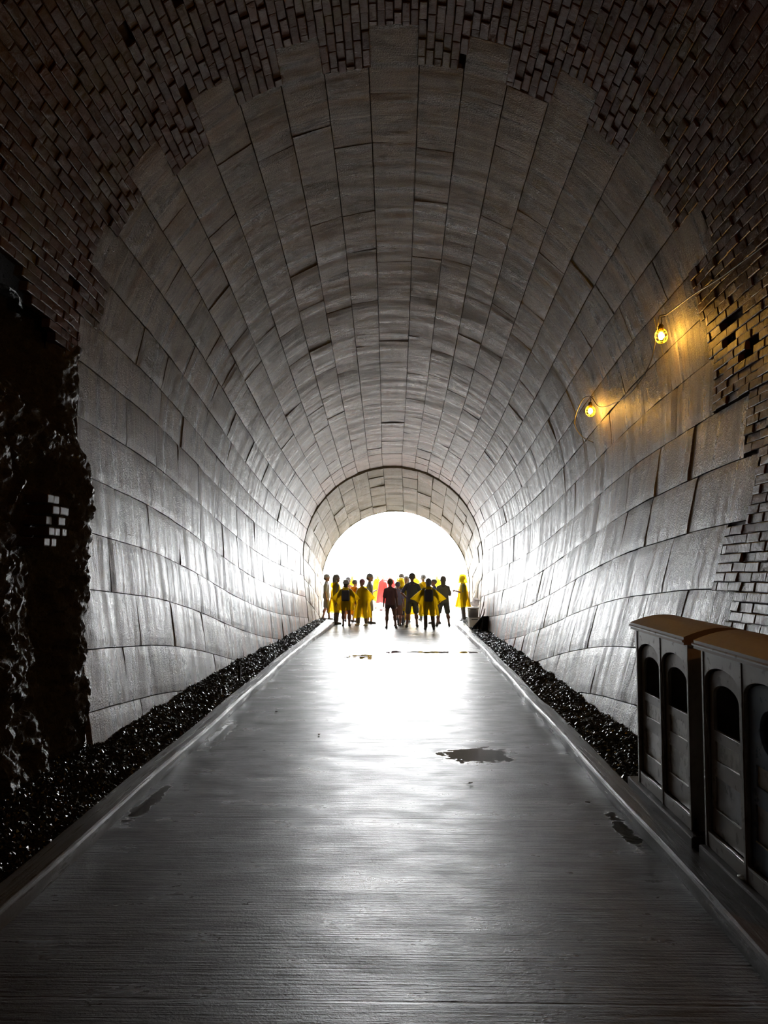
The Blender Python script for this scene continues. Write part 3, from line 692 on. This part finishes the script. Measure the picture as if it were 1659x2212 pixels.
    if poncho:
        pm_ = pm or PON; V = []; Fc = []; n = 64; rd = random.Random(int(abs(x) * 1000) + int(y * 10)); ph = [rd.uniform(0, 6.3) for _ in range(4)]
        zs = [1.50, 1.465, 1.43, 1.37, 1.29, 1.20, 1.12, 1.06, 1.00, .93, .85, .75, .65, .55, hem + .05, hem] ; zs = sorted({z for z in zs if z >= hem}, reverse=True)
        base = [(1.50, .075, .08), (1.465, .10, .095), (1.43, .17, .12), (1.37, .225, .145), (1.20, .25, .18), (1.0, .26, .19), (hem, .26 + .14 * (1 - hem), .21 + .14 * (1 - hem))][::-1]
        bz, bx, by = zip(*base)
        wz = [.86, 1.0, 1.06, 1.2, 1.37, 1.45]; ww = [0, .55, 1., .62, .12, 0]
        for zz in zs:
            ax = np.interp(zz, bz, bx); ay = np.interp(zz, bz, by); wg = np.interp(zz, wz, ww); am = max(0, min(1, (1.35 - zz) / .6))
            for i in range(n):
                a = 2 * PI * i / n; ca, sa = math.cos(a), math.sin(a); side = 0 if ca < 0 else 1
                ext = wg * (wings[side] - .26) * abs(ca) ** 7
                fold = am * (.028 * math.sin(7 * a + ph[0] + zz * 1.2) + .018 * math.sin(13 * a + ph[1] - zz * 2) + .010 * math.sin(22 * a + ph[2]))
                V.append(((ax + ext + fold) * ca, (ay + fold) * sa - lean * .12, zz + (.02 * math.sin(5 * a + ph[3]) * am if zz < hem + .02 else 0)))
        m_ = len(zs)
        for j in range(m_ - 1):
            for i in range(n): Fc.append((j * n + i, j * n + (i + 1) % n, (j + 1) * n + (i + 1) % n, (j + 1) * n + i))
        po = obj('poncho', V, Fc, pm_, t, True)
        if hood:   # hood pulled up round the head
            V = []; Fc = []; n = 18; m_ = 9
            for j in range(m_ + 1):
                ph_ = j / m_; 
                for i in range(n + 1):
                    a = -PI * .78 + 2 * PI * .78 * i / n       # open at the front
                    r = .140 * math.sin(min(1, .12 + ph_ * 1.1) * PI / 2) * (1 + .25 * max(0, ph_ - .75) * 4); zc = .135 * math.cos(ph_ * PI * .5) * 1.05 - .17 * max(0, ph_ - .5) * 2
                    q = hp(r * math.sin(a), r * math.cos(a) * 1.1 + .01, zc + .03); V.append(q)
            for j in range(m_):
                for i in range(n): a = j * (n + 1) + i; Fc.append((a, a + 1, a + n + 2, a + n + 1))
            obj('hood', V, Fc, pm_, po, True)
        else:      # hood hanging behind the neck
            MB().loft([(1.30, 0, .17, .02, .02), (1.36, 0, .17, .09, .045), (1.44, 0, .14, .125, .07), (1.49, 0, .10, .12, .08), (1.50, 0, .08, .08, .05)], 16).build('hood', pm_, po, True)
    return t
F = PI   # rotz = PI: back to the camera
person(-2.88, 29.8, -F / 2 - .0 + PI, 'person in grey tee and shorts by the left wall, facing right', 1.72, 'a', 'greytee', (.16, .16, .17), 'shorts', (.17, .15, .14), ((-.08, -.12), (.08, .14)), head='cap', headc=(.2, .2, .21), shoe=(.12, .12, .13), z=.12)
person(-2.45, 29.2, F * .62, 'tall person in long yellow poncho and dark trousers, next to the left kerb', 1.84, 'c', 'd1', (.05, .05, .05), 'long', (.045, .045, .06), ((-.07, 0), (.08, .0)), head='long', headc=(.06, .06, .065), poncho=1, hem=.42, wings=(.3, .42))
person(-2.02, 28.3, F, 'person in bucket hat and winged yellow poncho over a backpack, black sandals', 1.66, 'b', 'd2', (.06, .065, .07), 'mini', (.1, .1, .1), ((-.13, 0), (.10, -.02)), ('out', 'out'), head='bucket', headc=(.15, .15, .155), poncho=1, hem=.62, wings=(.56, .58), pack=True)
person(-2.10, 30.6, 0.3, 'small person in dark cap half hidden behind the bucket hat person', 1.70, 'b', 'brn', (.14, .09, .06), 'shorts', (.2, .1, .05), head='cap', headc=(.1, .1, .11))
person(-1.80, 30.1, F * .8, 'person in orange yellow poncho behind the bucket hat person, bare calves', 1.62, 'a', 'd4', (.3, .2, .1), 'mini', (.2, .1, .05), ((-.1, 0), (.12, -.05)), head='hair', headc=(.05, .045, .04), poncho=1, hem=.33, wings=(.35, .40), pm=PON2)
person(-1.44, 28.7, -.55, 'person in long yellow poncho and dark red cap turned left', 1.68, 'b', 'd5', (.09, .07, .04), 'long', (.08, .07, .05), ((-.15, -.05), (.14, .05)), ('out', 'down'), head='cap', headc=(.13, .05, .06), poncho=1, hem=.30, wings=(.32, .62), shoe=(.3, .25, .15))
person(-1.20, 29.5, F * 1.45 - PI + .2, 'person in dark tee and peaked cap turned left, shorts', 1.86, 'a', 'd6', (.055, .055, .06), 'shorts', (.14, .13, .12), ((-.08, -.06), (.08, .06)), ('cross', 'down'), head='cap', headc=(.10, .11, .12))
person(-.38, 27.5, F, 'person in maroon tee with bare legs apart, left of the hooded poncho', 1.73, 'b', 'maroon', (.10, .05, .06), 'mini', (.06, .04, .05), ((-.20, 0), (.13, 0)), head='hair', headc=(.12, .09, .05), bulk=1.05)
person(-.12, 28.4, F - .2, 'person with dark brown shorts just behind the maroon tee', 1.60, 'b', 'd8', (.07, .07, .08), 'shorts', (.09, .05, .03), head='hair', headc=(.05, .05, .05))
person(-.02, 28.9, F, 'hooded person in yellow poncho and black leggings in the middle group', 1.70, 'b', 'd9', (.04, .045, .04), 'long', (.03, .035, .05), ((-.08, 0), (.07, 0)), head='hood', hood=True, poncho=1, hem=.55, wings=(.34, .34), pack=True)
person(.02, 30.8, F, 'person with dark hair seen above the yellow hood', 1.84, 'a', 'd10', (.3, .3, .3), 'shorts', (.1, .1, .1), head='hair', headc=(.08, .07, .06))
person(.22, 30.2, -.5, 'person with long grey hair looking left behind the tall dark tee', 1.76, 'a', 'd11', (.04, .045, .07), 'long', (.2, .15, .02), head='long', headc=(.15, .15, .15), poncho=1, hem=.3, wings=(.3, .3))
person(.40, 27.9, F, 'tall person in black tee and dark shorts, back to the camera, centre right', 1.92, 'b', 'black', (.025, .03, .045), 'shorts', (.04, .045, .045), ((-.16, -.12), (.17, 0)), ('out', 'hip'), head='hair', headc=(.05, .05, .045), bulk=1.08)
person(.90, 31.1, F + .3, 'person with grey hair and yellow poncho behind the winged poncho', 1.80, 'b', 'd13', (.1, .1, .08), 'long', (.06, .06, .07), head='hair', headc=(.10, .10, .10), poncho=1, hem=.5, wings=(.42, .3))
person(.96, 27.0, F, 'person with long hair in winged yellow poncho over dark clothes, rightmost winged one', 1.76, 'c', 'd14', (.035, .035, .04), 'long', (.05, .042, .045), ((-.17, 0), (.10, -.02)), ('out', 'out'), head='long', headc=(.13, .13, .135), poncho=1, hem=.50, wings=(.62, .66), pack=True)
person(1.32, 29.5, -F / 3, 'person in navy shirt leaning in behind, bare legs', 1.66, 'b', 'navy', (.03, .035, .08), 'mini', (.12, .12, .14), ((-.1, -.1), (.1, .1)), head='hair', headc=(.07, .065, .06), lean=.3)
person(1.55, 28.4, F, 'person in dark tee with crossed arms and wide stance, dark shorts, right group', 1.80, 'b', 'dk16', (.06, .062, .055), 'shorts', (.04, .045, .04), ((-.20, 0), (.22, 0)), ('cross', 'cross'), head='long', headc=(.06, .055, .05), bulk=1.12)
person(2.42, 29.9, -F / 2 + .05, 'hooded person in yellow poncho holding a phone beside the right portal', 1.76, 'b', 'd17', (.06, .07, .03), 'long', (.05, .05, .05), ((-.08, 0), (.08, 0)), ('phone', 'phone'), head='hood', hood=True, poncho=1, hem=.55, wings=(.30, .30), lean=.15, z=.05)
# farther visitors out in the light
far = [(-2.35, 37, F, 'distant person in yellow poncho outside, above the orange poncho', PON, 'y'), (-1.15, 38, F * .9, 'distant person in pale yellow poncho just outside, right of the peaked cap', PON, 'y'),
       (-.85, 36.5, -.6, 'distant person in red poncho outside in the gap between the two groups', REDP, 'r'), (-.55, 39, .5, 'distant person in red poncho farther out, behind the maroon tee', REDP, 'r'),
       (.72, 38.5, F, 'distant person in yellow poncho outside behind the tall black tee', PON, 'y'), (1.75, 37.5, F + .2, 'distant person in yellow poncho with an arm raised, above the crossed arms person', PON, 'u')]
for (x, y, r, lab, m, kd) in far:
    person(x, y, r, lab, 1.72, 'a', 'far' + kd, (.5, .45, .4) if kd != 'r' else (.5, .1, .1), 'long', (.3, .3, .3), arms=('up', 'down') if kd == 'u' else ('down', 'down'), head='hair', headc=(.35, .2, .1) if kd == 'r' else (.3, .25, .1), poncho=1, hem=.4, wings=(.28, .28), pm=m, group='visitors out on the terrace', fine=False)

# railing outside, right of the mouth
RAIL = flat('railing_metal', (.45, .33, .22), .5)
t = thing('railing', 'pale railing with thin balusters on the terrace outside, right of the crowd', 'railing', (2.55, 36, 0))
a, b = Vector((.45, -1.5, 0)), Vector((-.35, 9.5, 0))
MB().tube([a + Vector((0, 0, .98)), b + Vector((0, 0, .98))], .03, 8).build('top_rail', RAIL, t); MB().tube([a + Vector((0, 0, .12)), b + Vector((0, 0, .12))], .02, 8).build('bottom_rail', RAIL, t)
pr = None
for k in range(30):
    p = a.lerp(b, k / 29)
    if pr is None: pr = MB().tube([(0, 0, .12), (.05, 0, .5), (0, 0, .98)], .014, 6).build('baluster', RAIL, t); pr.location = p
    else: q = pr.copy(); COL.objects.link(q); q.location = p
for f in (0, .5, 1): 
    p = a.lerp(b, f); MB().box(p.x - .03, p.x + .03, p.y - .03, p.y + .03, -.02, 1.0).build('post', RAIL, t)

# storage boxes, sign board, poles
def clear_mat(name, col, tr=.55):
    t = NT(name); t.set(Base_Color=(*col, 1), Roughness=.25, Alpha=1 - tr); return t.m
BOXM = poncho_mat('frosted_box_plastic', (.85, .86, .9), .15); LID = flat('white_box_lid', (.85, .85, .85), .4, bump=0)
def storage(x, y, z, w, d, h, label, fill, rz):
    t = thing('storage_box', label, 'storage box', (x, y, z), rz, 'stacked storage boxes')
    MB().loft([(0, 0, 0, w * .62, d * .62), (.01, 0, 0, w * .64, d * .64), (h - .02, 0, 0, w * .70, d * .70), (h, 0, 0, w * .71, d * .71)], 4)
    m = MB(); V = []
    for zz, s in ((0, .90), (h, 1.)):
        for (sx, sy) in ((-1, -1), (1, -1), (1, 1), (-1, 1)): V.append((sx * w / 2 * s, sy * d / 2 * s, zz))
    m.add(V, [(3, 2, 1, 0), (0, 1, 5, 4), (1, 2, 6, 5), (2, 3, 7, 6), (3, 0, 4, 7)]); m.build('tub', BOXM, t, bevel=.008)
    l = MB().box(-w / 2 - .015, w / 2 + .015, -d / 2 - .015, d / 2 + .015, h - .005, h + .025); l.build('lid', LID, t, bevel=.006)
    MB().box(-w * .3, w * .3, -d / 2 - .018, -d / 2 - .005, h - .055, h - .025).build('handle', cloth('pack', (.025, .027, .032)), t)
    MB().box(-w * .40, w * .40, -d * .38, d * .38, .02, h * .75).build('contents', fill, t, bevel=.01)
storage(2.46, 26.3, .17, .36, .36, .30, 'lower clear storage box with white lid standing on the right gravel', poncho_mat('white_contents', (.8, .8, .85), .3), .1)
storage(2.44, 26.3, .50, .36, .36, .30, 'upper clear storage box full of olive things, stacked on the lower one', flat('olive_contents', (.25, .2, .05), .7), .0)
crumple('plastic_bag', (2.53, 26.38, .83), .12, poncho_mat('white_plastic_bag', (.9, .88, .9), .1), 'white plastic bag standing on the upper storage box', 'bag', fl=1.1)
BRD = flat('black_sign_board', (.02, .022, .028), .45)
t = thing('folding_sign', 'black folding sign board tipped against the right wall beside the storage boxes', 'sign board', (2.60, 25.2, .17), -.8)
o = MB().box(-.02, .02, -.22, .22, 0, .62).build('panel', BRD, t, bevel=.006); o.rotation_euler = (0, .82, 0); o.location = (-.22, 0, .02)
o = MB().box(-.02, .02, -.22, .22, 0, .46).build('panel', BRD, t, bevel=.006); o.rotation_euler = (0, .06, 0); o.location = (.22, 0, .0)
MB().tube([(.20, -.2, .44), (.27, -.2, .52)], .014, 6).build('handle', BRD, t)
WOOD = flat('pale_wood_pole', (.38, .27, .22), .5)
def pole(x0, y0, z0, x1, y1, z1, label):
    o = MB().tube([(0, 0, 0), (x1 - x0, y1 - y0, z1 - z0)], .016, 8).build('wooden_pole', WOOD); o.location = (x0, y0, z0); tag(o, label, 'pole', 'poles leaning beside the portal')
pole(2.48, 25.25, .2, 2.72, 25.4, 1.06, 'longer thin wooden pole leaning on the right side of the end arch')
pole(2.56, 25.1, .2, 2.74, 25.3, .84, 'shorter thin wooden pole leaning nearest the right wall')
# ------------------------------------------------------------------ camera, light
cam = bpy.data.objects.new('camera', bpy.data.cameras.new('camera')); COL.objects.link(cam); S.camera = cam
cam.data.sensor_fit = 'HORIZONTAL'; cam.data.sensor_width = 36; cam.data.lens = 36 * 1661 / 1659; cam.data.clip_end = 500
pitch = math.atan(99 / 1661); yaw = math.atan(36.5 / 1661)
cam.location = (0, 0, 2.5); cam.rotation_euler = (PI / 2 + pitch, 0, yaw)
W = bpy.data.worlds.new('sky'); S.world = W; W.use_nodes = True; nt = W.node_tree; bg = nt.nodes['Background']
def wn(typ, **k):
    n = nt.nodes.new(typ)
    for a, b in k.items(): setattr(n, a, b)
    return n
tc = wn('ShaderNodeTexCoord'); dt = wn('ShaderNodeVectorMath', operation='DOT_PRODUCT'); nt.links.new(tc.outputs['Generated'], dt.inputs[0])
el = math.radians(11); dt.inputs[1].default_value = (math.sin(math.radians(0)), math.cos(el), math.sin(el))
mx = wn('ShaderNodeMath', operation='MAXIMUM'); nt.links.new(dt.outputs['Value'], mx.inputs[0]); mx.inputs[1].default_value = 0
pw_ = wn('ShaderNodeMath', operation='POWER'); nt.links.new(mx.outputs[0], pw_.inputs[0]); pw_.inputs[1].default_value = 14
ml = wn('ShaderNodeMath', operation='MULTIPLY_ADD'); nt.links.new(pw_.outputs[0], ml.inputs[0]); ml.inputs[1].default_value = 22; ml.inputs[2].default_value = 2.5
sz = wn('ShaderNodeSeparateXYZ'); nt.links.new(tc.outputs['Generated'], sz.inputs[0])
mz = wn('ShaderNodeMapRange'); nt.links.new(sz.outputs[2], mz.inputs[0])
for i_, v_ in zip((1, 2, 3, 4), (-.2, -.1, 0, 1)): mz.inputs[i_].default_value = v_
mm = wn('ShaderNodeMath', operation='MULTIPLY'); nt.links.new(ml.outputs[0], mm.inputs[0]); nt.links.new(mz.outputs[0], mm.inputs[1])
nt.links.new(mm.outputs[0], bg.inputs['Strength'])
sun = bpy.data.objects.new('sun', bpy.data.lights.new('sun', 'SUN')); COL.objects.link(sun); sun.data.energy = 15; sun.data.angle = .02; sun.rotation_euler = (math.radians(27), 0, math.radians(8)); bg.inputs['Color'].default_value = (.96, .985, 1, 1)
S.view_settings.view_transform = 'Standard'; S.view_settings.look = 'None'; S.view_settings.gamma = 1; S.view_settings.exposure = .75
S.cycles.max_bounces = 8; S.cycles.diffuse_bounces = 4; S.cycles.glossy_bounces = 3; S.cycles.use_adaptive_sampling = True; S.cycles.adaptive_threshold = .03; S.cycles.transparent_max_bounces = 16
S.cycles.sample_clamp_indirect = 12
S.cycles.use_denoising = True
S.cycles.caustics_reflective = True
